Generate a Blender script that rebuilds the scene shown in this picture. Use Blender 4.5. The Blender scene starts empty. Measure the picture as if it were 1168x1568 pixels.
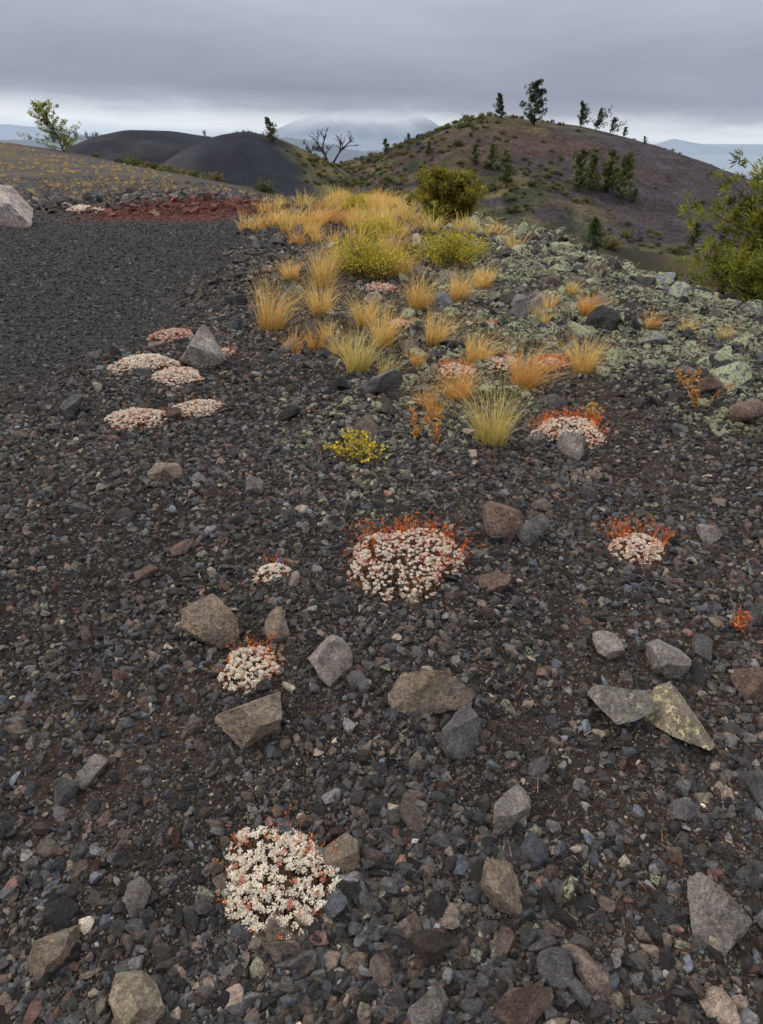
import bpy, numpy as np, math
from mathutils import noise as mnoise, Vector
rng=np.random.default_rng(7)
scene=bpy.context.scene
# ---------------------------------------------------------------- noise
def _h(xi,yi,s):
    h=(xi*374761393+yi*668265263+s*1442695041)&0xffffffff
    h=((h^(h>>13))*1274126177)&0xffffffff
    return ((h^(h>>16))&0xffffff)/float(0xffffff)
def vn(x,y,s=0):
    x=np.asarray(x,float);y=np.asarray(y,float)
    xi=np.floor(x).astype(np.int64);yi=np.floor(y).astype(np.int64)
    fx=x-xi;fy=y-yi;fx=fx*fx*(3-2*fx);fy=fy*fy*(3-2*fy)
    a=_h(xi,yi,s);b=_h(xi+1,yi,s);c=_h(xi,yi+1,s);d=_h(xi+1,yi+1,s)
    return (a*(1-fx)+b*fx)*(1-fy)+(c*(1-fx)+d*fx)*fy
def fbm(x,y,o=4,s=0):
    t=0;a=.5;n=0
    for i in range(o):
        t=t+a*vn(np.asarray(x)*2**i,np.asarray(y)*2**i,s+i*17);n+=a;a*=.5
    return t/n
def ss(a,b,x):
    t=np.clip((x-a)/(b-a),0,1);return t*t*(3-2*t)
# ---------------------------------------------------------------- terrain
_Y=[-40,-10,-5,3,7,9,11,15,19,21,22.5,26,35,50,80,200,400]
_X=[9,7,5.6,4.4,3.55,3.15,2.65,1.8,.7,-.2,-2.6,-5.5,-10.5,-24,-58,-200,-440]
_yy=np.linspace(-60,400,4601);_xx=np.interp(_yy,_Y,_X)
_k=np.ones(15)/15;_xx=np.convolve(np.pad(_xx,7,mode='edge'),_k,'valid')
_dx=np.gradient(_xx,_yy)
def crest_s(x,y):
    cx=np.interp(y,_yy,_xx);d=np.interp(y,_yy,_dx)
    return (x-cx)/np.sqrt(1+d*d)
def Hg(x,y):
    x=np.asarray(x,float);y=np.asarray(y,float)
    r=np.hypot(x,y)
    s=crest_s(x,y)
    yy=np.clip(y,15,52)
    z=.00125*(yy-15)**2
    w=.5+.03*np.clip(y,0,60)
    z=z-.34*w*np.logaddexp(0,(s-.6*w)/w)
    near=1-ss(60,160,r)
    z=z+near*((fbm(x/2.5,y/2.5,3,3)-.5)*.16+(fbm(x/.5,y/.5,3,9)-.5)*.035)
    zv=-7.5-ss(60,600,r)*30-ss(500,3000,r)*50+(fbm(x/15,y/15,3,5)-.5)*1.0
    k=.6
    return zv+k*np.logaddexp(0,(z-zv)/k)-0*.2
def crestfield(px,pz,y0,front,back,zb,seed,amp):
    def f(x,y):
        xi=np.linspace(px[0],px[-1],400);zi=np.interp(xi,px,pz)
        kk=9;zi=np.convolve(np.pad(zi,kk//2,mode='edge'),np.ones(kk)/kk,'valid')
        c=np.interp(x,xi,zi,left=zb,right=zb)
        yc=y0+ (fbm(x/30,np.zeros_like(x),2,seed)-.5)*12
        t=np.where(y<yc,(yc-y)/front,(y-yc)/back)
        g=(1+np.cos(np.pi*np.clip(t,0,1)))/2
        g=.75*g+.25*np.clip(1-t,0,1)*ss(0,.15,t)+.25*(1-ss(0,.15,t))*g
        return zb+(c-zb)*g+(fbm(x/9,y/9,4,seed)-.5)*amp*np.clip(t*6,.25,1)
    return f
Hmid=crestfield([-60,-30,-15,-4.5,1.6,6.6,11,15,21.5,29.5,36.8,43.2,54,60.7,80,110],[-13,-8,-4.2,-1.3,.3,2.1,3.8,4.7,4.3,3.6,2.1,.5,-3.1,-5.4,-9,-12],120,66,60,-10.5,21,1.9)
HB=crestfield([-45,-38,-30,-24,-20,-17,-13,-9.6,-5.5,0,10],[-12,-8,-3,.6,2.1,2.5,1.6,.1,-1.9,-5,-12],100,50,40,-12,31,.5)
HA=crestfield([-85,-70,-60,-54.8,-50,-45,-38,-31,-20,0],[-12,-6,-2,.3,2.2,3.1,2.9,1.9,-2,-12],140,60,50,-12,41,.5)
def Hall(x,y):
    x=np.asarray(x,float);y=np.asarray(y,float)
    return np.maximum(np.maximum(Hg(x,y),Hmid(x,y)),np.maximum(HB(x,y),HA(x,y)))
# ---------------------------------------------------------------- mesh builder (quads)
class B:
    def __init__(s): s.v=[];s.f=[];s.c=[];s.n=0
    def add(s,V,F,C):
        V=np.asarray(V,float);F=np.asarray(F,int)
        s.v.append(V.reshape(-1,3));s.f.append(F.reshape(-1,4)+s.n);s.c.append(np.asarray(C,float).reshape(-1,3));s.n+=len(s.v[-1])
    def inst(s,V,T,C):
        n,k=V.shape[:2]
        F=(np.arange(n)*k)[:,None,None]+np.asarray(T)[None]
        s.add(V,F,C)
    def leaves(s,P,D,L,W,C,fold=.25):
        n=len(P);D=D/(np.linalg.norm(D,axis=1,keepdims=True)+1e-9)
        R=rng.normal(size=(n,3));S=np.cross(D,R);S/=np.linalg.norm(S,axis=1,keepdims=True)+1e-9
        Nn=np.cross(S,D);L=np.broadcast_to(L,n)[:,None];W=np.broadcast_to(W,n)[:,None]
        V=np.stack([P,P+D*L*.55+S*W*.5+Nn*W*fold,P+D*L,P+D*L*.55-S*W*.5+Nn*W*fold],1)
        s.inst(V,[[0,1,2,3]],np.repeat(C[:,None],4,1))
    def blades(s,P,dirxy,L,W,lean,droop,C,seg=5,dark=.45):
        n=len(P);t=np.linspace(0,1,seg+1)[None,:,None]
        L=L[:,None,None];o=np.concatenate([dirxy,np.zeros((n,1))],1)[:,None]
        ln=lean[:,None,None];dr=droop[:,None,None]
        c=P[:,None]+o*L*(ln*t+dr*t**2.3)+np.array([0,0,1.])*L*(t*np.sqrt(np.clip(1-ln**2*.8,.1,1))-dr*.55*t**3)
        a=rng.uniform(0,2*np.pi,n);S=np.stack([np.cos(a),np.sin(a),0*a],1)[:,None]*W[:,None,None]*(1-t*.93)*.5
        V=np.concatenate([c-S,c+S],1)
        T=[[i,i+1,seg+1+i+1,seg+1+i] for i in range(seg)]
        g=np.concatenate([t,t],1)
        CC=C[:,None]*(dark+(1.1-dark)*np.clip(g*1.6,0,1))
        s.inst(V,T,CC)
    def tube(s,pts,rad,sides,col):
        pts=np.asarray(pts,float);m=len(pts);rad=np.asarray(rad,float)
        d=np.gradient(pts,axis=0);d/=np.linalg.norm(d,axis=1,keepdims=True)+1e-9
        ref=np.array([.31,.93,.2]);a=np.cross(d,ref);a/=np.linalg.norm(a,axis=1,keepdims=True)+1e-9;b=np.cross(d,a)
        th=np.arange(sides)*2*np.pi/sides
        V=pts[:,None]+rad[:,None,None]*(a[:,None]*np.cos(th)[None,:,None]+b[:,None]*np.sin(th)[None,:,None])
        F=[[i*sides+j,i*sides+(j+1)%sides,(i+1)*sides+(j+1)%sides,(i+1)*sides+j] for i in range(m-1) for j in range(sides)]
        s.add(V,F,np.broadcast_to(col,(m*sides,3)))
    def mesh(s,name,mat=None,smooth=False):
        return rawmesh(name,np.concatenate(s.v),np.concatenate(s.f),np.concatenate(s.c),mat,smooth)
def rawmesh(name,V,F,C=None,mat=None,smooth=False):
    me=bpy.data.meshes.new(name);k=F.shape[1]
    me.vertices.add(len(V));me.vertices.foreach_set('co',V.astype(np.float32).ravel())
    me.loops.add(F.size);me.loops.foreach_set('vertex_index',F.astype(np.int32).ravel())
    me.polygons.add(len(F));me.polygons.foreach_set('loop_start',np.arange(0,F.size,k,dtype=np.int32))
    me.polygons.foreach_set('use_smooth',np.full(len(F),smooth))
    if C is not None:
        at=me.attributes.new('Col','FLOAT_COLOR','POINT')
        at.data.foreach_set('color',np.concatenate([np.clip(C,0,1),np.ones((len(C),1))],1).astype(np.float32).ravel())
    me.update(calc_edges=True);me.validate()
    if mat: me.materials.append(mat)
    return me
def obj(name,me,loc=(0,0,0),rot=(0,0,0),scl=(1,1,1),link=True):
    o=bpy.data.objects.new(name,me);o.location=loc;o.rotation_euler=rot;o.scale=scl
    if link: scene.collection.objects.link(o)
    return o
# ---------------------------------------------------------------- materials
def newmat(name):
    m=bpy.data.materials.new(name);m.use_nodes=True;nt=m.node_tree;nt.nodes.clear()
    out=nt.nodes.new('ShaderNodeOutputMaterial')
    return m,nt,out
def N(nt,t,**k):
    n=nt.nodes.new(t)
    for a,b in k.items(): setattr(n,a,b)
    return n
def mixc(nt,a,b,f,mode='MIX'):
    n=N(nt,'ShaderNodeMix',data_type='RGBA',blend_type=mode)
    for s,v in ((6,a),(7,b),(0,f)):
        if hasattr(v,'is_output') : nt.links.new(v,n.inputs[s])
        elif isinstance(v,(int,float)): n.inputs[s].default_value=v
        else: n.inputs[s].default_value=(*v,1)
    return n.outputs[2]
def noisen(nt,co,scale,det=4,rough=.6):
    n=N(nt,'ShaderNodeTexNoise');n.inputs['Scale'].default_value=scale;n.inputs['Detail'].default_value=det;n.inputs['Roughness'].default_value=rough
    nt.links.new(co,n.inputs['Vector']);return n.outputs['Fac']
def mr(nt,v,a,b,c,d):
    n=N(nt,'ShaderNodeMapRange');nt.links.new(v,n.inputs[0])
    for i,x in enumerate((a,b,c,d)): n.inputs[i+1].default_value=x
    return n.outputs[0]
def math_(nt,op,a,b):
    n=N(nt,'ShaderNodeMath',operation=op)
    for i,v in enumerate((a,b)):
        if hasattr(v,'is_output'): nt.links.new(v,n.inputs[i])
        else: n.inputs[i].default_value=v
    return n.outputs[0]
def princ(nt,out,col,rough=.85,bump=None,bs=.3,bd=.01,spec=.3):
    p=N(nt,'ShaderNodeBsdfPrincipled')
    if hasattr(col,'is_output'): nt.links.new(col,p.inputs['Base Color'])
    else: p.inputs['Base Color'].default_value=(*col,1)
    p.inputs['Roughness'].default_value=rough;p.inputs['Specular IOR Level'].default_value=spec
    if bump is not None:
        b=N(nt,'ShaderNodeBump');b.inputs['Strength'].default_value=bs;b.inputs['Distance'].default_value=bd
        nt.links.new(bump,b.inputs['Height']);nt.links.new(b.outputs[0],p.inputs['Normal'])
    nt.links.new(p.outputs[0],out.inputs[0]);return p
def m_plant():
    m,nt,out=newmat('plant_leaf')
    a=N(nt,'ShaderNodeAttribute',attribute_name='Col')
    p=princ(nt,out,a.outputs['Color'],.6,spec=.2)
    t=N(nt,'ShaderNodeBsdfTranslucent');nt.links.new(a.outputs['Color'],t.inputs[0])
    mx=N(nt,'ShaderNodeMixShader');mx.inputs[0].default_value=.3
    nt.links.new(p.outputs[0],mx.inputs[1]);nt.links.new(t.outputs[0],mx.inputs[2]);nt.links.new(mx.outputs[0],out.inputs[0]);return m
def m_ground(name,s1,s2,bd,lo=.55,hi=1.5):
    m,nt,out=newmat(name)
    a=N(nt,'ShaderNodeAttribute',attribute_name='Col');tc=N(nt,'ShaderNodeTexCoord').outputs['Object']
    n1=noisen(nt,tc,s1,6,.7);n2=noisen(nt,tc,s2,3,.6)
    v=mr(nt,n1,.3,.7,lo,hi);v2=mr(nt,n2,.3,.7,.6,1.4);vv=math_(nt,'MULTIPLY',v,v2)
    cc=N(nt,'ShaderNodeCombineColor')
    for i in range(3): nt.links.new(vv,cc.inputs[i])
    c=mixc(nt,a.outputs['Color'],cc.outputs[0],1.0,'MULTIPLY')
    h=math_(nt,'ADD',n1,n2)
    princ(nt,out,c,.95,h,.8,bd,.15);return m
def m_rock():
    m,nt,out=newmat('volcanic_stone')
    tint=N(nt,'ShaderNodeAttribute',attribute_name='tint',attribute_type='INSTANCER')
    tl=N(nt,'ShaderNodeAttribute',attribute_name='lichen',attribute_type='INSTANCER')
    oi=N(nt,'ShaderNodeObjectInfo')
    co=N(nt,'ShaderNodeTexCoord').outputs['Object']
    ad=N(nt,'ShaderNodeVectorMath',operation='ADD');nt.links.new(co,ad.inputs[0])
    sc=N(nt,'ShaderNodeMath',operation='MULTIPLY');nt.links.new(oi.outputs['Random'],sc.inputs[0]);sc.inputs[1].default_value=40
    nt.links.new(sc.outputs[0],ad.inputs[1]);co=ad.outputs[0]
    n1=noisen(nt,co,2.2,5,.65);n2=noisen(nt,co,9,3,.7)
    v=math_(nt,'MULTIPLY',mr(nt,n1,.3,.7,.40,1.7),mr(nt,n2,.3,.7,.5,1.5))
    cc=N(nt,'ShaderNodeCombineColor')
    for i in range(3): nt.links.new(v,cc.inputs[i])
    c=mixc(nt,tint.outputs['Color'],cc.outputs[0],1.0,'MULTIPLY')
    n3=noisen(nt,co,3.3,4,.7)
    lm=mr(nt,math_(nt,'ADD',n3,math_(nt,'MULTIPLY',tl.outputs['Fac'],.35)),.56,.63,0,1)
    lm=math_(nt,'MULTIPLY',lm,mr(nt,tl.outputs['Fac'],.02,.2,0,1))
    lc=mixc(nt,(.32,.35,.15),(.54,.56,.42),mr(nt,n2,.35,.65,0,1))
    c=mixc(nt,c,lc,lm)
    vo=N(nt,'ShaderNodeTexVoronoi');vo.inputs['Scale'].default_value=11;nt.links.new(co,vo.inputs['Vector'])
    h=math_(nt,'ADD',math_(nt,'MULTIPLY',n2,1.0),mr(nt,vo.outputs['Distance'],0,.35,-.4,.2))
    princ(nt,out,c,.75,h,.7,.14,.35);return m
def m_rock_named(name,col,lich=None,lt=.6):
    m,nt,out=newmat(name)
    co=N(nt,'ShaderNodeTexCoord').outputs['Object']
    n1=noisen(nt,co,1.6,6,.7);n2=noisen(nt,co,9,5,.75);n3=noisen(nt,co,4,5,.75)
    v=math_(nt,'MULTIPLY',mr(nt,n1,.3,.7,.45,1.6),mr(nt,n2,.35,.65,.5,1.45))
    cc=N(nt,'ShaderNodeCombineColor')
    for i in range(3): nt.links.new(v,cc.inputs[i])
    c0=mixc(nt,col,(col[0]*1.25,col[1]*1.1,col[2]*.9),mr(nt,n3,.4,.6,0,1))
    c=mixc(nt,c0,cc.outputs[0],1.0,'MULTIPLY')
    if lich: c=mixc(nt,c,lich,mr(nt,n3,lt-.03,lt+.01,0,1))
    vo=N(nt,'ShaderNodeTexVoronoi');vo.inputs['Scale'].default_value=10;nt.links.new(co,vo.inputs['Vector'])
    h=math_(nt,'ADD',math_(nt,'MULTIPLY',n2,1.2),mr(nt,vo.outputs['Distance'],0,.3,-.6,.2))
    princ(nt,out,c,.75,h,.9,.02,.35);return m
PLANT=m_plant();ROCK=m_rock()
# ---------------------------------------------------------------- zones
def mixa(a,b,f): return a*(1-f[...,None])+np.array(b)*f[...,None]
def gold_mask(x,y):
    return ss(18,24,y+2*(fbm(x/3,y/3,3,60)-.5)*3)*(1-ss(55,75,np.hypot(x,y)))*ss(1.5,-.5,crest_s(x,y))
def red_mask(x,y):
    n=(fbm(x/1.2,y/1.2,3,61)-.5)
    return ss(1.25,.55,np.hypot((x+4.4)/2.4,(y-17.8)/2.6)+n*1.3)
def path_mask(x,y):
    n=(fbm(x/1.0,y/1.0,3,62)-.5)*1.6
    return ss(-1.5,-2.7,x+n*.9+.06*np.clip(y-5,0,20))*ss(2.8,5.2,y+n)*ss(18,15.5,y+n)
def lich_mask(x,y):
    n=(fbm(x/.8,y/.8,3,63)-.5);n2=fbm(x/.35,y/.35,2,64)
    return ss(-.9,1.4,x-.05*y+n*2.6)*ss(3.0,5.0,y+n*3)*ss(.2,.5,n2)
def zone(x,y):
    r=np.hypot(x,y);n=fbm(x/.7,y/.7,4,70)
    c=np.ones(x.shape+(3,))*np.array([.028,.022,.020])
    c=mixa(c,[.050,.034,.026],ss(.5,.7,n))
    c=mixa(c,[.040,.039,.041],path_mask(x,y))
    c=mixa(c,[.050,.048,.036],lich_mask(x,y)*.8)
    g=gold_mask(x,y);c=mixa(c,[.065,.059,.058],ss(14,20,y))
    c=mixa(c,[.10,.080,.052],g*ss(.45,.65,fbm(x/1.5,y/1.5,4,71)))
    c=mixa(c,[.10,.032,.024],red_mask(x,y))
    v=ss(1.5,6,crest_s(x,y));c=mixa(c,[.06,.048,.030],v)
    c=mixa(c,[.035,.036,.022],v*ss(.42,.62,fbm(x/2.5,y/2.5,4,72)))
    c=mixa(c,[.085,.078,.04],v*ss(.52,.62,fbm(x/1.5,y/1.5,4,73))*.7)
    c=mixa(c,[.14,.17,.20],ss(120,700,r));c=mixa(c,[.25,.31,.38],ss(600,2500,r))  # bluish tint by distance: aerial haze put into the ground colour
    return c
# ---------------------------------------------------------------- ground sheet
az=np.radians(np.concatenate([np.linspace(-180,-52,24,endpoint=False),np.linspace(-52,52,560,endpoint=False),np.linspace(52,180,24)]))
rr=np.concatenate([[0.02,.15],np.geomspace(.35,60,520),np.geomspace(61.5,20000,130)])
A,R=np.meshgrid(az,rr,indexing='ij')
X=R*np.sin(A);Y=R*np.cos(A);Z=Hg(X,Y)
na,nr=A.shape
V=np.stack([X,Y,Z],-1).reshape(-1,3)
idx=np.arange(na*nr).reshape(na,nr)
F=np.stack([idx[:-1,:-1],idx[1:,:-1],idx[1:,1:],idx[:-1,1:]],-1).reshape(-1,4)[:,::-1]
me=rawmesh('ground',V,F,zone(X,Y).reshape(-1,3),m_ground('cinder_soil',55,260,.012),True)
obj('ground',me)
def field(name,f,x0,x1,y0,y1,nx,ny,colf,mat):
    x,y=np.meshgrid(np.linspace(x0,x1,nx),np.linspace(y0,y1,ny),indexing='ij')
    z=f(x,y);i=np.arange(nx*ny).reshape(nx,ny)
    F=np.stack([i[:-1,:-1],i[1:,:-1],i[1:,1:],i[:-1,1:]],-1).reshape(-1,4)
    return obj(name,rawmesh(name,np.stack([x,y,z],-1).reshape(-1,3),F,colf(x,y,z).reshape(-1,3),mat,True))
hillmat=m_ground('hill_cinder',2.6,.35,.5,.25,1.9)
blackmat=m_ground('black_cinder',3.5,.15,.08,.7,1.3)
def cmid(x,y,z):
    n=fbm(x/10,y/10,4,80);n2=fbm(x/3,y/3,4,81)
    c=np.ones(x.shape+(3,))*np.array([.052,.045,.052])
    veg=np.clip(ss(24,6,x+(n-.5)*30)+ss(84,60,y+(n-.5)*24)*.5,0,1)
    c=mixa(c,[.080,.048,.038],ss(.48,.66,n)*ss(46,26,x)*.7)
    c=mixa(c,[.13,.108,.045],veg*ss(.42,.6,n2)*.9)
    c=mixa(c,[.038,.045,.026],veg*ss(.5,.62,fbm(x/2,y/2,4,83)))
    c=mixa(c,[.095,.085,.040],ss(1.5,4,z+(n2-.5)*6)*.55)
    return c
field('cinder_hill',Hmid,-62,112,48,185,420,330,cmid,hillmat)
def cblk(x,y,z):
    n=fbm(x/6,y/6,4,85);c=np.ones(x.shape+(3,))*np.array([.018,.021,.030])
    return mixa(c,[.031,.029,.035],ss(.5,.7,n))
def vegB(x,y): return ss(-1.5,2.5,x+13-(100-y)*.36+(fbm(x/2.5,y/2.5,4,86)-.5)*5)
def cblkB(x,y,z):
    c=cblk(x,y,z);v=vegB(x,y)
    c=mixa(c,[.11,.092,.036],v*ss(.3,.55,fbm(x/2,y/2,4,87)))
    return mixa(c,[.04,.045,.022],v*ss(.52,.62,fbm(x/1.5,y/1.5,4,88)))
field('black_cinder_hill',HB,-46,12,45,142,240,240,cblkB,blackmat)
field('black_cinder_hill',HA,-87,2,75,195,240,200,cblk,blackmat)
def m_far(name,col,fade=None):  # col carries the aerial haze, painted as a blue-grey base colour
    m,nt,out=newmat(name);g=N(nt,'ShaderNodeNewGeometry').outputs['Position']
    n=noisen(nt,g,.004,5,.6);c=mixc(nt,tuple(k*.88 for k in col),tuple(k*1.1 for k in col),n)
    p=princ(nt,out,c,1,spec=0)
    if fade:
        sp=N(nt,'ShaderNodeSeparateXYZ');nt.links.new(g,sp.inputs[0])
        zz=math_(nt,'ADD',sp.outputs[2],mr(nt,noisen(nt,g,.003,3,.5),0.3,.7,-fade[2],fade[2]))
        f=mr(nt,zz,fade[0],fade[1],0,1);t=N(nt,'ShaderNodeBsdfTransparent')
        mx=N(nt,'ShaderNodeMixShader');nt.links.new(f,mx.inputs[0]);nt.links.new(p.outputs[0],mx.inputs[1]);nt.links.new(t.outputs[0],mx.inputs[2]);nt.links.new(mx.outputs[0],out.inputs[0])
    return m
def ridge(px,pz,y0,dep,zb,seed,amp,sc):
    def f(x,y):
        c=np.interp(x,px,pz)+(fbm(x/sc,y/sc,4,seed)-.5)*amp
        t=np.clip(np.abs(y-y0)/dep,0,1);return zb+(c-zb)*(1-t)**1.2
    return f
cc0=lambda x,y,z:np.ones(x.shape+(3,))*.3
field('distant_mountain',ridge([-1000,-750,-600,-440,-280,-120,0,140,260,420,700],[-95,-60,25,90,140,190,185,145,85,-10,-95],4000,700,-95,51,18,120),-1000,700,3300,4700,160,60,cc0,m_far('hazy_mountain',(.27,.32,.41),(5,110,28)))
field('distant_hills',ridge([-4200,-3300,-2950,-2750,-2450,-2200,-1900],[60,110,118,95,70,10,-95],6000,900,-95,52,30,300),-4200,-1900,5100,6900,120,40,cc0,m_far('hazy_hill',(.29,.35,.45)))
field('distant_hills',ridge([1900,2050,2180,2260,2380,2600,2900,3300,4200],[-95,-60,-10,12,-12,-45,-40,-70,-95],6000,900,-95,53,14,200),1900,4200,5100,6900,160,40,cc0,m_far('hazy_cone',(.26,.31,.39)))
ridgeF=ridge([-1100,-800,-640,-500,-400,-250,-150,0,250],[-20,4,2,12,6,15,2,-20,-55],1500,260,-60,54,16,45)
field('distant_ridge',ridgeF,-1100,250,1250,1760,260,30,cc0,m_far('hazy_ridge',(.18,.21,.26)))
# ---------------------------------------------------------------- rocks
def rock_mesh(name,seed,sub,planes,mat,ns=.12,asp=(1,.8,.6),lo=.42,hi=.8,fine=0):
    import bmesh
    r=np.random.default_rng(seed);bm=bmesh.new();bmesh.ops.create_icosphere(bm,subdivisions=sub,radius=1)
    ns_=[]
    for i in range(planes):
        n=r.normal(size=3);n/=np.linalg.norm(n);ns_.append((n,r.uniform(lo,hi)))
    for v in bm.verts:
        p=np.array(v.co)
        for rep in range(2):
            for n,d in ns_:
                k=p@n
                if k>d: p=p-(k-d)*n
        q=Vector(p*1.6+seed*3.1);f=1.25+ns*mnoise.noise(q)*1.3+ns*.6*mnoise.noise(q*3.3)+ns*.35*mnoise.noise(q*8)
        if fine: f+=fine*mnoise.noise(q*14)+fine*.7*mnoise.noise(q*25)-fine*1.6*max(0,mnoise.noise(q*6))
        p=p*f
        v.co=p*np.array(asp)
    me=bpy.data.meshes.new(name);bm.to_mesh(me);bm.free();me.materials.append(mat);return me
def gn_scatter(name,pts,rot,scl,idx,coll,tint=None,lich=None):
    me=bpy.data.meshes.new(name);me.vertices.add(len(pts));me.vertices.foreach_set('co',pts.astype(np.float32).ravel())
    def at(n,t,k,a): me.attributes.new(n,t,'POINT').data.foreach_set(k,a)
    at('rot','FLOAT_VECTOR','vector',rot.astype(np.float32).ravel());at('scl','FLOAT_VECTOR','vector',scl.astype(np.float32).ravel())
    at('idx','INT','value',idx.astype(np.int32))
    if tint is not None: at('tint','FLOAT_COLOR','color',np.concatenate([tint,np.ones((len(tint),1))],1).astype(np.float32).ravel())
    if lich is not None: at('lichen','FLOAT','value',lich.astype(np.float32))
    o=obj(name,me);ng=bpy.data.node_groups.new(name+'_nodes','GeometryNodeTree')
    ng.interface.new_socket('Geometry',in_out='INPUT',socket_type='NodeSocketGeometry');ng.interface.new_socket('Geometry',in_out='OUTPUT',socket_type='NodeSocketGeometry')
    gi=ng.nodes.new('NodeGroupInput');go=ng.nodes.new('NodeGroupOutput');ip=ng.nodes.new('GeometryNodeInstanceOnPoints')
    ci=ng.nodes.new('GeometryNodeCollectionInfo');ci.inputs[0].default_value=coll;ci.inputs['Separate Children'].default_value=True;ci.inputs['Reset Children'].default_value=True
    def na_(n,t):
        a=ng.nodes.new('GeometryNodeInputNamedAttribute');a.data_type=t;a.inputs[0].default_value=n;return a.outputs[0]
    L=ng.links.new
    L(gi.outputs[0],ip.inputs['Points']);L(ci.outputs[0],ip.inputs['Instance']);ip.inputs['Pick Instance'].default_value=True
    L(na_('idx','INT'),ip.inputs['Instance Index']);L(na_('rot','FLOAT_VECTOR'),ip.inputs['Rotation']);L(na_('scl','FLOAT_VECTOR'),ip.inputs['Scale'])
    L(ip.outputs[0],go.inputs[0]);md=o.modifiers.new('scatter','NODES');md.node_group=ng;return o
def coll(name,meshes):
    c=bpy.data.collections.new(name)
    for m in meshes: c.objects.link(bpy.data.objects.new(m.name,m))
    return c
stones=coll('stone_shapes',[rock_mesh('stone_shape',100+i,3 if i<6 else 2,7+i%4,ROCK,.12,(1,.65+.05*(i%6),.5+.06*(i%5)),.34,.72) for i in range(12)])
PAL=np.array([[.112,.107,.108],[.145,.110,.090],[.15,.085,.068],[.100,.110,.132],[.28,.235,.185],[.042,.039,.039]])
def tints(n,x,y):
    k=rng.choice(6,n,p=[.40,.23,.05,.06,.04,.22]);t=PAL[k]*np.exp(rng.normal(0,.50,n))[:,None]
    pm=path_mask(x,y)[:,None];t=t*(1-pm)+pm*np.array([.068,.066,.069])*np.exp(rng.normal(0,.50,n))[:,None]
    rm=red_mask(x,y)[:,None];t=t*(1-rm)+rm*np.array([.145,.046,.037])*np.exp(rng.normal(0,.3,n))[:,None]
    dk=(lich_mask(x,y)*.3)[:,None];return t*(1-dk)
def scatter_stones(name,n,rmin,rmax,smin_k,smin0,alpha,smax,dens=None,log=True,lift=.15):
    a=np.radians(rng.uniform(-46,46,n));r=np.exp(rng.uniform(np.log(rmin),np.log(rmax),n)) if log else rmax*np.sqrt(rng.uniform((rmin/rmax)**2,1,n))
    x=r*np.sin(a);y=r*np.cos(a)
    keep=crest_s(x,y)<4
    if dens is not None: keep&=rng.random(n)<dens(x,y)
    x=x[keep];y=y[keep];r=r[keep];n=len(x)
    s=np.maximum(smin0,smin_k*r)*rng.random(n)**(-1/alpha)
    pm=path_mask(x,y);lm=lich_mask(x,y)
    s=s*(.5+.95*fbm(x/.45,y/.45,3,90));s=np.minimum(s,smax*(1+.25*np.clip(r-3,0,6)*.3));s*=1+lm*.35;s=np.where(pm>.5,np.minimum(s*.75,.017+.0018*r),s)
    z=Hg(x,y)+s*lift
    rot=np.stack([rng.normal(0,.35,n),rng.normal(0,.35,n),rng.uniform(0,6.28,n)],1)
    flip=rng.random(n)<.4;rot[flip,0]+=1.3
    scl=s[:,None]*rng.uniform(.75,1.25,(n,3))
    lich=np.where(rng.random(n)<lm*.8,rng.uniform(.12,.5,n),np.where(rng.random(n)<.02,.22,0))
    gn_scatter(name,np.stack([x,y,z],1),rot,scl,rng.integers(0,12,n),stones,tints(n,x,y),lich)
scatter_stones('gravel',240000,.35,32,.0022,.0030,2.1,.022)
def dmed(x,y):
    return np.clip(.07+.36*ss(.5,.64,fbm(x/.5,y/.5,3,91))+.7*lich_mask(x,y)+.6*ss(4,6,y)*(1-path_mask(x,y)),0,1)*(1-.9*path_mask(x,y))
scatter_stones('scattered_stones',10000,.5,26,.0045,.012,2.3,.045,dmed)
def dbig(x,y): return np.clip(.08+.85*ss(3.2,5.2,y),0,1)*(1-path_mask(x,y))*(1-.5*ss(14,18,y))
scatter_stones('lava_rubble',7500,2.6,24,.004,.036,2.3,.105,dbig,False,.30)
# ---------------------------------------------------------------- placement (metres: x right, y ahead, size)
GRASS=[(-1.01,6.29,0.508),(-0.68,8.23,0.456),(-0.60,6.82,0.321),(0.62,3.53,0.328),(0.51,4.37,0.262),(-0.19,5.01,0.344),(0.01,5.71,0.330),(0.44,5.68,0.273),(0.37,7.07,0.365),(0.81,7.51,0.315),(1.18,8.19,0.265),(0.70,5.08,0.248),(0.97,4.53,0.314),(1.44,4.77,0.257),(0.03,4.88,0.192),(2.15,8.04,0.187),(1.99,6.80,0.244),(1.70,7.07,0.186),(1.45,6.67,0.157),(1.52,6.38,0.121),(2.43,6.24,0.190),(-1.08,8.48,0.234),(-0.72,5.54,0.214),(-0.55,5.64,0.190),(-0.48,5.93,0.170),(0.27,4.12,0.186),
(.32,3.96,.16),(.28,5.13,.15),(-.53,9.06,.37),(.10,9.85,.45),(.21,8.68,.32),(2.78,6.26,.15),(3.03,6.07,.15),(-1.25,12.86,.29),(-.15,6.38,.27),(-.34,5.45,.21)]
CUSH=[(-.23,.95,.25),(-.41,1.63,.19),(-.41,2.15,.13),(.09,2.20,.46),(1.05,2.39,.23),(1.09,3.71,.47),(-1.47,3.87,.36),(-1.16,4.06,.31),(-1.76,4.96,.48),(-1.44,4.69,.38),(-1.82,5.95,.38),(-1.27,5.37,.20),(.55,4.87,.32),(.89,5.02,.33),(1.25,4.91,.28),(-.03,8.08,.42),(.97,6.32,.17),(-6.98,17.5,.85),(.16,6.38,.29)]
BUSH=[(-.19,8.70,.96),(.93,9.62,.93),(-.04,12.25,.75),(-.60,17.46,.75),(-.13,3.26,.33)]
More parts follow.
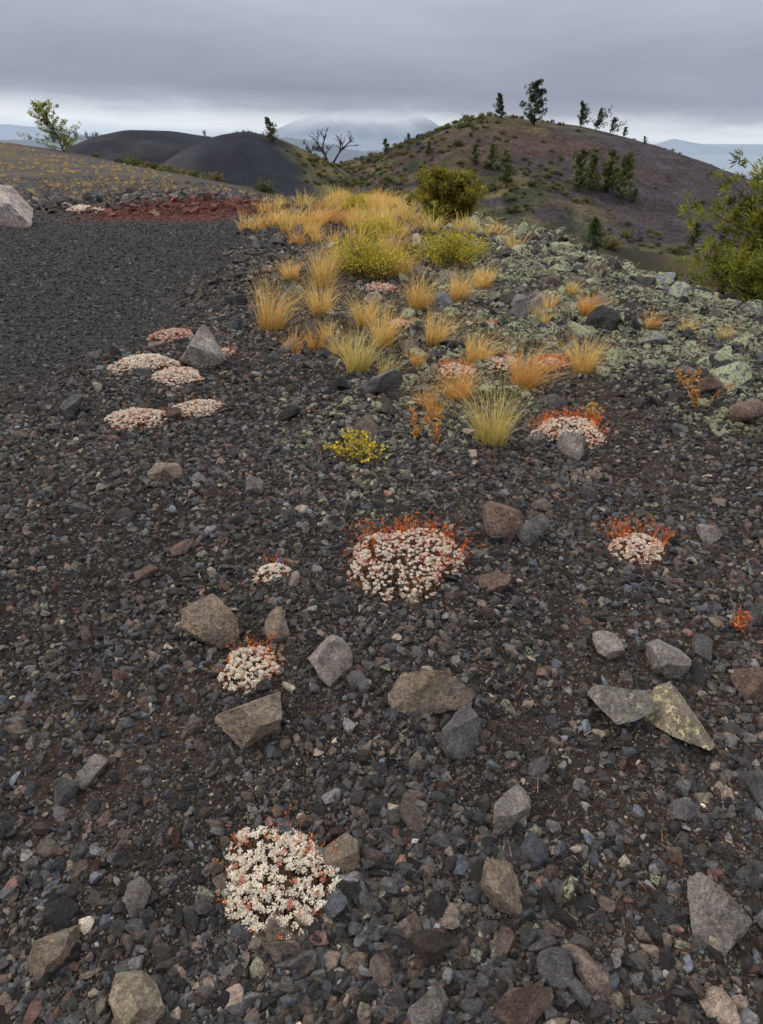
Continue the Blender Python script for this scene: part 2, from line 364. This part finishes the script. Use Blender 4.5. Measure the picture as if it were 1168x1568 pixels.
STALK=[(.31,3.49,.18),(.19,3.56,.15),(2.04,4.17,.24),(2.07,4.54,.13),(1.28,3.93,.12),(1.25,1.90,.08)]
RK=[(-.17,1.63,.13,'p'),(.14,1.48,.18,'b'),(-.36,1.38,.17,'b'),(.24,1.36,.14,'u'),(-.58,1.81,.17,'b'),(.30,1.11,.11,'g'),(.26,.93,.12,'b'),(.70,1.47,.15,'l'),(.85,1.42,.17,'y'),(-.76,1.24,.08,'g'),(-.80,1.18,.07,'u'),(.48,2.54,.20,'r'),(.63,2.47,.14,'u'),(.73,.88,.13,'g'),(1.14,1.57,.14,'r'),(-.47,.69,.12,'t'),(-.67,.79,.11,'b'),(0,4.45,.24,'u'),(-1.37,5.05,.36,'g'),(1.03,3.45,.20,'g'),(2.22,4.01,.20,'r'),(-.54,.91,.07,'g'),(-.08,1.0,.08,'b'),(.36,.76,.08,'u'),(.27,.70,.10,'r'),(.10,.70,.08,'g'),(.98,1.20,.08,'u'),(.43,2.08,.10,'r'),(-7.43,14.86,.92,'p'),(.73,1.73,.09,'p'),(1.05,1.75,.10,'u'),(.90,1.69,.13,'g'),(-.34,1.82,.09,'b'),(-1.06,2.98,.16,'b'),(-.60,2.86,.10,'g'),(1.41,2.53,.11,'g'),(-.79,2.32,.08,'r')]
TREE=[(17.1,111.9,3.2),(21.6,111.0,5.5),(30.5,119.8,3.4),(32.6,119.2,2.8),(34.9,118.9,2.2),(36.9,118.6,1.4),(38.9,115.1,1.0),(11.1,92.3,2.4),(12.8,90.3,2.7),(14.2,86.4,3.4),(22.6,86.5,4.5),(24.4,87.5,3.8),(26.2,87.3,4.5),(27.4,85.7,4.9),(28.7,85.0,1.5),(6.0,100.1,1.7),(6.0,20.6,1.0),(30.5,71.1,2.2),(0.6,111.5,2.1),(4.0,115.9,1.2),(-20.8,50.6,2.7),(-13.4,95.8,2.7)]
H1=lambda x,y:float(Hall(np.array([x]),np.array([y]))[0])
def lerp(a,b,t): t=np.asarray(t)[...,None];return np.array(a)*(1-t)+np.array(b)*t
# ---------------------------------------------------------------- grass
def tuft_mesh(name,h,n,w,cA,cB,spread=.62,base=.07,bias=(.12,0)):
    b=B();a=rng.uniform(0,6.283,n);r=base*np.sqrt(rng.random(n))
    P=np.stack([r*np.cos(a),r*np.sin(a),np.full(n,-.01)],1)
    a2=a+rng.normal(0,1.0,n);D=np.stack([np.cos(a2)+bias[0]*2,np.sin(a2)+bias[1]*2],1)
    L=h*rng.uniform(.35,1.25,n);lean=spread*rng.random(n)**1.2;dr=rng.uniform(.02,.65,n)
    st=rng.random(n)<.08;lean[st]=rng.uniform(.7,1.0,st.sum());L[st]*=.8
    C=lerp(cA,cB,rng.random(n))*rng.uniform(.55,1.2,n)[:,None]
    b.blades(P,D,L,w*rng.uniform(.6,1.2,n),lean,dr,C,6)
    return b.mesh(name,PLANT)
G1=((1.0,.74,.29),(.86,.50,.12));G2=((.95,.58,.19),(.80,.38,.08));G3=((.90,.74,.28),(.72,.56,.13))
for i,(x,y,h) in enumerate(GRASS):
    g=G2 if i in(4,12,16,20,22,23,25,26,27) else (G3 if i in(3,5,14) else G1)
    h=h*rng.uniform(1.12,1.32);w=.0014+.00045*y
    n=int(380 if h>.27 else 130)
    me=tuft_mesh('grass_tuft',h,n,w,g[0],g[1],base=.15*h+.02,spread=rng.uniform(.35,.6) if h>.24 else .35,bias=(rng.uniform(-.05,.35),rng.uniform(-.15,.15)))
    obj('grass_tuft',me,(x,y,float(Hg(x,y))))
tv=coll('dry_grass_shapes',[tuft_mesh('dry_grass_shape',1,90,.027,*g,spread=.65,base=.25) for g in (G1,G1,G2,G3,G1)])
x=rng.uniform(-30,-1,16000);y=rng.uniform(17,56,16000);k=(rng.random(16000)<gold_mask(x,y)*(.05+ss(.46,.70,fbm(x/1.8,y/1.8,4,71))*.26))&(crest_s(x,y)<.8);x1=x[k];y1=y[k];s1=rng.uniform(.05,.16,len(x1))
x=rng.uniform(-3.2,2.2,900);y=rng.uniform(10.5,22,900);k=(rng.random(900)<ss(.42,.6,fbm(x/1.0,y/1.0,3,95))*ss(-3.0,-1.8,x-.0*y)*(.25+.75*ss(12,15,y))*.55)&(crest_s(x,y)<.8);x2=x[k];y2=y[k];s2=rng.uniform(.25,.52,len(x2))
x=np.concatenate([x1,x2]);y=np.concatenate([y1,y2]);s=np.concatenate([s1,s2]);n=len(x)
gn_scatter('dry_grass',np.stack([x,y,Hg(x,y)],1),np.stack([0*x,0*x,rng.uniform(0,.6,n)],1),s[:,None]*np.ones((n,3)),rng.integers(0,5,n),tv)
# ---------------------------------------------------------------- flower cushions
def cushion(x,y,d,red,pink=.15,stalk=0.,seed=0):
    b=B();rs=max(.0074,.0021*y);R0=d/2
    ph=rng.uniform(0,6.28,3)
    def Rth(a): return R0*(1+.11*np.sin(2*a+ph[0])+.07*np.sin(3*a+ph[1])+.07*np.sin(5*a+ph[2]))
    hh=.13*d+.008
    n=int(min(700,max(24,1.45*R0**2/rs**2)))
    a=rng.uniform(0,6.283,n);q=np.sqrt(rng.random(n));r=q*Rth(a)
    zc=hh*np.sqrt(np.clip(1-q**2,0,1))*(.75+.5*rng.random(n))
    P=np.stack([r*np.cos(a),r*np.sin(a),zc],1)
    nrm=np.stack([np.cos(a)*q*.7,np.sin(a)*q*.7,np.ones(n)],1);nrm/=np.linalg.norm(nrm,axis=1,keepdims=True)
    m=26;PP=np.repeat(P,m,0)+rng.normal(0,rs*.38,(n*m,3))*[1,1,.6];DD=np.repeat(nrm,m,0)*.55+rng.normal(0,.75,(n*m,3));DD[:,2]=np.abs(DD[:,2])*.6+.08
    br=np.repeat(rng.uniform(.82,1.08,n),m)
    cw=lerp((.90,.88,.83),(.88,.78,.56),rng.random(n*m)**1.8);cp=np.array([.62,.28,.22])
    isp=(rng.random(n*m)<pink*.8)|np.repeat(rng.random(n)<pink*.5,m);cw[isp]=cp
    b.leaves(PP,DD,rs*rng.uniform(.45,.8,n*m),rs*rng.uniform(.5,.85,n*m),cw*br[:,None],.3)
    n2=n*5;a=rng.uniform(0,6.283,n2);q=np.sqrt(rng.random(n2))*1.04;r=q*Rth(a)
    P=np.stack([r*np.cos(a),r*np.sin(a),hh*.45*np.sqrt(np.clip(1.1-q**2,0,1))],1)
    b.leaves(P,rng.normal(0,1,(n2,3))+[0,0,.6],rs*1.2,rs*.8,lerp((.17,.045,.03),(.22,.15,.07),rng.random(n2)),.3)
    ns=int(red*80*min(1,d/.2)+red*12)
    if ns:
        a=rng.uniform(0,6.283,ns);kb=rng.random(ns)<.7;a=np.where(kb,np.pi*.42+rng.normal(0,.95,ns),a);q=rng.uniform(.45,1.0,ns);r=q*Rth(a)
        P=np.stack([r*np.cos(a),r*np.sin(a),np.full(ns,.0)],1)
        L=rng.uniform(.018,.045,ns)*(1+stalk)*(.6+.4*min(1,d/.2))+hh*.7;w=.0014+.0006*y
        C=lerp((.68,.08,.015),(.82,.25,.03),rng.random(ns))
        D=np.stack([np.cos(a),np.sin(a)],1);ln=rng.uniform(.0,.45,ns);dr=rng.uniform(0,.3,ns)
        b.blades(P,D,L,np.full(ns,w),ln,dr,C,4,.8)
        tip=P+np.concatenate([D*(L*(ln+dr))[:,None],(L*(np.sqrt(np.clip(1-ln**2*.8,.1,1))-dr*.55))[:,None]],1)
        TP=np.repeat(tip,4,0)+rng.normal(0,.003,(ns*4,3));b.leaves(TP,rng.normal(0,1,(ns*4,3)),.005+.0009*y,.003+.0006*y,lerp((.66,.07,.02),(.88,.32,.05),rng.random(ns*4)))
    obj('flower_cushion',b.mesh('flower_cushion',PLANT),(x,y,float(Hg(x,y))-.002))
CP_=[(.45,.06,0),(.6,.12,0),(.25,.15,0),(2.1,.18,.35),(1.0,.2,1.2),(2.0,.15,.2),(.1,.2,0),(.1,.2,0),(.05,.15,0),(.05,.2,0),(.15,.5,0),(.15,.4,0),(.8,.35,0),(.4,.3,0),(1.5,.6,0),(.1,.5,0),(.3,.5,0),(.0,.15,0),(.2,.5,0)]
for (x,y,d),(r,p,st) in zip(CUSH,CP_): cushion(x,y,d*(1.04 if y<1.5 else .95 if y>3 else 1),r,p,st)
# ---------------------------------------------------------------- shrubs
def shrub_mesh(name,w,h,ns,nl,ll,lw,cA,cB,stemc=(.16,.12,.07),tw=.004):
    b=B();a=rng.uniform(0,6.283,ns);el=rng.random(ns)**.7
    tip=np.stack([np.cos(a)*el*w/2,np.sin(a)*el*w/2,h*np.sqrt(np.clip(1-el**2*.8,0,1))*rng.uniform(.7,1.1,ns)],1)
    base=tip*np.array([.15,.15,0])
    for k in range(ns):
        m=(base[k]+tip[k])/2+rng.normal(0,.03*w,3)
        b.tube([base[k]-[0,0,.02],m,tip[k]],[tw,tw*.7,tw*.3],3,stemc)
    t=rng.uniform(.35,1.05,(ns,nl,1));P=(base[:,None]*(1-t)+tip[:,None]*t+rng.normal(0,.035*w,(ns,nl,3))).reshape(-1,3)
    n=len(P);D=(tip-base);D=np.repeat(D,nl,0);D/=np.linalg.norm(D,axis=1,keepdims=True);D=D+rng.normal(0,.55,(n,3))
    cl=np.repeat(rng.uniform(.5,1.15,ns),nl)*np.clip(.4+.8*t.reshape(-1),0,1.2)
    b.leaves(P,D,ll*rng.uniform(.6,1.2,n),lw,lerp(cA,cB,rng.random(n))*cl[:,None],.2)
    return b.mesh(name,PLANT)
YG=((.74,.57,.06),(.42,.40,.05))
for i,(x,y,w) in enumerate(BUSH):
    z=float(Hg(x,y))
    if i==4: me=shrub_mesh('yellow_leaf_plant',w*1.05,w*.38,30,14,.022,.016,(.80,.60,.05),(.50,.44,.06),tw=.002)
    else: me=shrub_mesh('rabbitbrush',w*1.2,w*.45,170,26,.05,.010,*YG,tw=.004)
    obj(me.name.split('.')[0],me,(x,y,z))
def stalk_plant(x,y,h,c1,c2):
    b=B();k=5
    for i in range(k):
        o=rng.normal(0,.12*h,2);top=np.array([o[0]*2.4,o[1]*2.4,h*rng.uniform(.6,1.1)])
        b.tube([[o[0]*.3,o[1]*.3,-.01],[o[0],o[1],top[2]*.5],top],[.004,.003,.002],4,(.40,.18,.07))
        n=18;t=rng.random((n,1))**.7;P=np.array([o[0]*.3,o[1]*.3,0])*(1-t)+top*t+rng.normal(0,.006,(n,3))
        b.leaves(P,rng.normal(0,1,(n,3))+[0,0,.3],.016+.002*y,.008+.001*y,lerp(c1,c2,rng.random(n)))
    obj('buckwheat_plant',b.mesh('buckwheat_plant',PLANT),(x,y,float(Hg(x,y))))
for i,(x,y,h) in enumerate(STALK): stalk_plant(x,y,h,(.62,.26,.06),(.62,.42,.12) if i!=5 else (.5,.12,.1))
# ---------------------------------------------------------------- trees
def conifer(name,x,y,h,cr,nl,nt_,nn,ln,wn,cA,cB,lean=(0,0),wind=(0,0),f0=.15,power=.75,z=None,trunk=(.10,.08,.065),tr=None,up=.25,clump=.13):
    b=B();tr=tr or h*.028;t=np.linspace(0,1,8)
    bend=t**1.5;pts=np.stack([lean[0]*h*bend+np.sin(t*5+x)*.012*h,lean[1]*h*bend,h*t-.04*h],1)
    b.tube(pts,tr*(1-t*.9),6,trunk)
    for i in range(nl):
        f=f0+(1-f0)*(i+rng.random())/nl;p=np.array([np.interp(f,t,pts[:,k]) for k in range(3)])
        a=rng.uniform(0,6.283);L=cr*((1-f)**power+.07)*rng.uniform(.45,1.25)
        d=np.array([math.cos(a)+wind[0],math.sin(a)+wind[1],up+.5*f*rng.random()]);
        if wind[0]**2+wind[1]**2>.1: L*=np.clip(.75+.5*(math.cos(a)*wind[0]+math.sin(a)*wind[1]),.25,1.6)
        d/=np.linalg.norm(d);u=np.linspace(0,1,5)[:,None];side=rng.normal(0,.12,3)*L
        q=p+d*L*u+side*u**2+np.array([0,0,.18*L])*u**2.5
        b.tube(q,tr*.32*(1-u[:,0]*.85)*(1.1-f)+.002,4,trunk)
        m=nt_;tf=rng.uniform(.2,1.05,m)[:,None];c=p+d*L*tf+side*tf**2+np.array([0,0,.18*L])*np.clip(tf,0,1)**2.5+rng.normal(0,clump,(m,3))*L*np.array([1,1,.55])
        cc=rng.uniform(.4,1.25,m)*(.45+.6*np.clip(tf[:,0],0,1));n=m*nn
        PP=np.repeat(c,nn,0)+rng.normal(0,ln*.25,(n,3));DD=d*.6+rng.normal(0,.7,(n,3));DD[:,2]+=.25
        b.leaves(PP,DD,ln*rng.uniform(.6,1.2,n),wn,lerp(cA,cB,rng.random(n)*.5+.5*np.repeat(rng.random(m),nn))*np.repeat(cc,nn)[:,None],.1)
    if z is None: z=H1(x,y)-.02*h
    obj(name,b.mesh(name,PLANT),(x,y,z))
DG=((.15,.18,.085),(.06,.085,.055));LG=((.26,.27,.09),(.09,.13,.055))  # hill tree greens, lightened in the colour to suggest haze
tp=[dict(lean=(-.18,0),wind=(-.5,0),cr=.42,c=DG),dict(lean=(0,0),wind=(0,0),cr=.38,c=DG),dict(lean=(-.1,0),wind=(.6,0),cr=.45,c=DG),dict(lean=(.15,0),wind=(.8,0),cr=.8,c=DG),dict(lean=(.1,0),wind=(.9,0),cr=.9,c=DG),dict(lean=(0,0),wind=(.5,0),cr=.6,c=DG),dict(lean=(0,0),wind=(.5,0),cr=.6,c=DG),
 *[dict(lean=(rng.uniform(-.1,.1),0),wind=(0,0),cr=.34,c=LG) for _ in range(9)],dict(lean=(0,0),wind=(0,0),cr=.42,c=((.18,.24,.07),(.07,.11,.035))),dict(lean=(0,0),wind=(0,0),cr=.40,c=((.18,.22,.08),(.07,.11,.045))),dict(lean=(0,0),wind=(0,0),cr=.35,c=LG),dict(lean=(0,0),wind=(0,0),cr=.5,c=DG),
 dict(lean=(-.38,0),wind=(-.3,0),cr=.62,c=((.55,.55,.13),(.18,.22,.07))),dict(lean=(-.22,0),wind=(.2,0),cr=.40,c=((.22,.24,.09),(.07,.09,.04)))]
for i,(x,y,h) in enumerate(TREE):
    q=tp[i];ln=h*.06
    if i==20: conifer('limber_pine',x,y,h,h*.5,40,11,10,ln,ln*.32,q['c'][0],q['c'][1],q['lean'],q['wind'],f0=.04,power=.35,clump=.07,tr=h*.022);continue
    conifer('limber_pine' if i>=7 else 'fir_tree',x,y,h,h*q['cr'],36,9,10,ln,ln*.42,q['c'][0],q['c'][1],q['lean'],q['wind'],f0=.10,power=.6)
conifer('bush_pine',1.44,16.2,.95,.72,70,14,20,.11,.026,(.54,.42,.055),(.07,.12,.03),(0,0),(0,0),f0=.03,power=.35,tr=.04)
def snag(x,y,h):
    r2=np.random.default_rng(21);b=B()
    def br(p,d,L,r,lv):
        k=5;pts=[p]
        for j in range(k): d=d+r2.normal(0,.15,3);d/=np.linalg.norm(d);pts.append(pts[-1]+d*L/k)
        b.tube(pts,np.linspace(r,r*.45,k+1),5,(.06,.05,.05))
        if lv<4:
            for j in range(3 if lv<2 else 2):
                a=r2.normal(0,.7,3);a[2]=abs(a[2])*.5;i0=r2.integers(2,k+1);nd=d*.8+a;br(pts[i0],nd/np.linalg.norm(nd),L*r2.uniform(.55,.75),max(r*.62,.028),lv+1)
    br(np.array([0,0,-.3]),np.array([-.5,0,1.]),h*.5,h*.04,0)
    br(np.array([0.1,0,-.3]),np.array([.45,0,.9]),h*.5,h*.036,0)
    obj('dead_tree',b.mesh('dead_tree',PLANT),(x,y,H1(x,y)))
snag(-6.8,101.1,4.9)
conifer('limber_pine',6.5,10.6,2.75,1.75,150,30,28,.11,.019,(.46,.42,.055),(.045,.10,.025),(0,0),(-.1,-.1),f0=.02,power=.42,tr=.07,clump=.08)
def blobshrub(name,cA,cB,nl=170,hz=.8):
    b=B();c=rng.normal(0,.33,(9,3));c[:,2]=np.abs(c[:,2])*.8+.2;P=c[rng.integers(0,9,nl)]+rng.normal(0,.2,(nl,3));P[:,2]=np.abs(P[:,2])*hz
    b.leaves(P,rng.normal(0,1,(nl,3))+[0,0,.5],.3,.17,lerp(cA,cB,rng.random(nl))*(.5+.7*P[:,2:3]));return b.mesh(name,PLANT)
sh=coll('shrub_shapes',[blobshrub('shrub_shape',*c) for c in (((.18,.18,.07),(.08,.09,.04)),((.27,.23,.075),(.13,.13,.055)),((.12,.14,.065),(.055,.075,.04)),((.30,.22,.085),(.16,.125,.055)),((.17,.19,.10),(.09,.10,.05)))])
n=21000;x=rng.uniform(-25,75,n);y=rng.uniform(15,128,n);nn_=fbm(x/10,y/10,4,80);veg=np.clip(ss(28,3,x+(nn_-.5)*30)+ss(86,60,y+(nn_-.5)*24)*.5+.03,0,1)*ss(.32,.58,fbm(x/4,y/4,3,97))
inB=(HB(x,y)>Hmid(x,y))&(rng.random(n)>vegB(x,y));k=(rng.random(n)<veg*.6)&(crest_s(x,y)>4)&~inB;x=x[k];y=y[k];n=len(x)
s=rng.uniform(.15,.6,n)*np.where(rng.random(n)<.06,1.6,1)*np.where(y<45,.7,1)
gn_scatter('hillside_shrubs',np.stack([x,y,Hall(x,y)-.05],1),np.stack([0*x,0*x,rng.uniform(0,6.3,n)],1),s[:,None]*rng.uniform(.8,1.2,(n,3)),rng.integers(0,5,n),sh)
fc=coll('forest_shapes',[blobshrub('forest_shape',(.10,.13,.15),(.07,.10,.12),200,1.5) for _ in range(3)])  # leaf colours have the distance haze painted in
n=420;x=rng.uniform(-900,-60,n);y=1500-rng.uniform(0,60,n);k=rng.random(n)<ss(.4,.6,fbm(x/60,y/60,3,98));x=x[k];y=y[k];n=len(x)
gn_scatter('distant_forest',np.stack([x,y,ridgeF(x,y)-1],1),np.stack([0*x,0*x,rng.uniform(0,6,n)],1),rng.uniform(3,6.5,(n,1))*np.array([[.7,.7,1.2]]),rng.integers(0,3,n),fc)
# ---------------------------------------------------------------- named rocks
RM={'g':m_rock_named('grey_rock',(.225,.215,.215)),'b':m_rock_named('brown_rock',(.24,.20,.165)),'r':m_rock_named('reddish_rock',(.17,.12,.105)),'u':m_rock_named('dark_basalt',(.115,.118,.132)),
'p':m_rock_named('slab_rock',(.33,.30,.295)),'l':m_rock_named('lichen_rock',(.20,.195,.19),(.52,.52,.34),.63),'y':m_rock_named('yellow_lichen_rock',(.26,.23,.18),(.70,.67,.34),.585),'t':m_rock_named('tan_rock',(.33,.29,.23))}
for i,(x,y,d,t) in enumerate(RK):
    me=rock_mesh('volcanic_rock',500+i*7,5 if d>.09 and y<3 else 4,8+i%4,RM[t],.06,(1,rng.uniform(.68,.95),rng.uniform(.65,.9)),.38,.68,.025)
    r=d*.58;obj('volcanic_rock',me,(x,y,float(Hg(x,y))+r*.36),(rng.normal(0,.25),rng.normal(0,.25),rng.uniform(0,6.28)),(r,r,r))
# ---------------------------------------------------------------- straw litter
b=B();n=1100;r=np.exp(rng.uniform(np.log(1),np.log(11),n));a=np.radians(rng.uniform(-35,35,n));x=r*np.sin(a);y=r*np.cos(a);k=(fbm(x/.5,y/.5,3,99)>.5);x=x[k];y=y[k];n=len(x)
th=rng.uniform(0,6.28,n)
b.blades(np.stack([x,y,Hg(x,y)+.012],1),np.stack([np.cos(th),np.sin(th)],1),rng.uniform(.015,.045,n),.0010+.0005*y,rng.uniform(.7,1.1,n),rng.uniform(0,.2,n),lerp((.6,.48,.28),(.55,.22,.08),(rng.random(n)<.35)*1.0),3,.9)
obj('straw_litter',b.mesh('straw_litter',PLANT))
# ---------------------------------------------------------------- world
w=bpy.data.worlds.new('World');scene.world=w;w.use_nodes=True;nt=w.node_tree;nt.nodes.clear()
wo=nt.nodes.new('ShaderNodeOutputWorld')
sun_el,sun_az=math.radians(40),math.radians(-75)
sky=N(nt,'ShaderNodeTexSky',sky_type='NISHITA');sky.sun_disc=False;sky.sun_elevation=sun_el;sky.sun_rotation=sun_az
b1=N(nt,'ShaderNodeBackground');b1.inputs[1].default_value=.09;nt.links.new(sky.outputs[0],b1.inputs[0])
tc=N(nt,'ShaderNodeTexCoord').outputs['Generated'];sp=N(nt,'ShaderNodeSeparateXYZ');nt.links.new(tc,sp.inputs[0])
mp=N(nt,'ShaderNodeMapping');mp.inputs['Scale'].default_value=(2.4,2.4,11);nt.links.new(tc,mp.inputs[0])
n1=noisen(nt,mp.outputs[0],1.3,5,.55)
mp2=N(nt,'ShaderNodeMapping');mp2.inputs['Scale'].default_value=(5,5,30);nt.links.new(tc,mp2.inputs[0])
n2=noisen(nt,mp2.outputs[0],1.2,5,.6)
zz=math_(nt,'ADD',sp.outputs[2],math_(nt,'MULTIPLY',sp.outputs[0],.03))
zz=math_(nt,'ADD',zz,mr(nt,n2,.3,.7,-.006,.006))
cr=N(nt,'ShaderNodeValToRGB');nt.links.new(zz,cr.inputs[0]);e=cr.color_ramp.elements
def L3(c): return (*c,1)
pts=[(0,(.58,.67,.79)),(.012,(.78,.83,.89)),(.022,(.68,.73,.80)),(.036,(.38,.415,.51)),(.052,(.31,.34,.44)),(.09,(.36,.39,.49)),(.15,(.48,.51,.61)),(.35,(.85,.87,.95)),(.8,(1.45,1.43,1.43))]
e[0].position=0;e[0].color=L3(pts[0][1]);e[1].position=1;e[1].color=(1.55,1.53,1.5,1)
for p,c in pts[1:]:
    q=e.new(p);q.color=L3(c)
v=mr(nt,n1,.3,.7,.90,1.12);cc=N(nt,'ShaderNodeCombineColor')
for i in range(3): nt.links.new(v,cc.inputs[i])
cl=mixc(nt,cr.outputs[0],cc.outputs[0],1.0,'MULTIPLY')
b2=N(nt,'ShaderNodeBackground');b2.inputs[1].default_value=1;nt.links.new(cl,b2.inputs[0])
mx=N(nt,'ShaderNodeMixShader');mx.inputs[0].default_value=.94
nt.links.new(b1.outputs[0],mx.inputs[1]);nt.links.new(b2.outputs[0],mx.inputs[2]);nt.links.new(mx.outputs[0],wo.inputs[0])
sl=bpy.data.lights.new('sun','SUN');sl.energy=1.5;sl.angle=math.radians(10);sl.color=(1,.91,.78)
so=bpy.data.objects.new('sun',sl);scene.collection.objects.link(so)
dv=Vector((math.sin(sun_az)*math.cos(sun_el),math.cos(sun_az)*math.cos(sun_el),math.sin(sun_el)))
so.rotation_euler=dv.to_track_quat('Z','Y').to_euler()
# ---------------------------------------------------------------- camera
cam=bpy.data.cameras.new('camera');cam.sensor_fit='VERTICAL';cam.sensor_height=36;cam.lens=24;cam.clip_end=50000;cam.clip_start=.05
co=bpy.data.objects.new('camera',cam);co.location=(0,0,1.5);co.rotation_euler=(math.radians(90-28.6),0,0);scene.collection.objects.link(co);scene.camera=co
scene.view_settings.view_transform='Standard';scene.view_settings.look='None';scene.view_settings.exposure=0
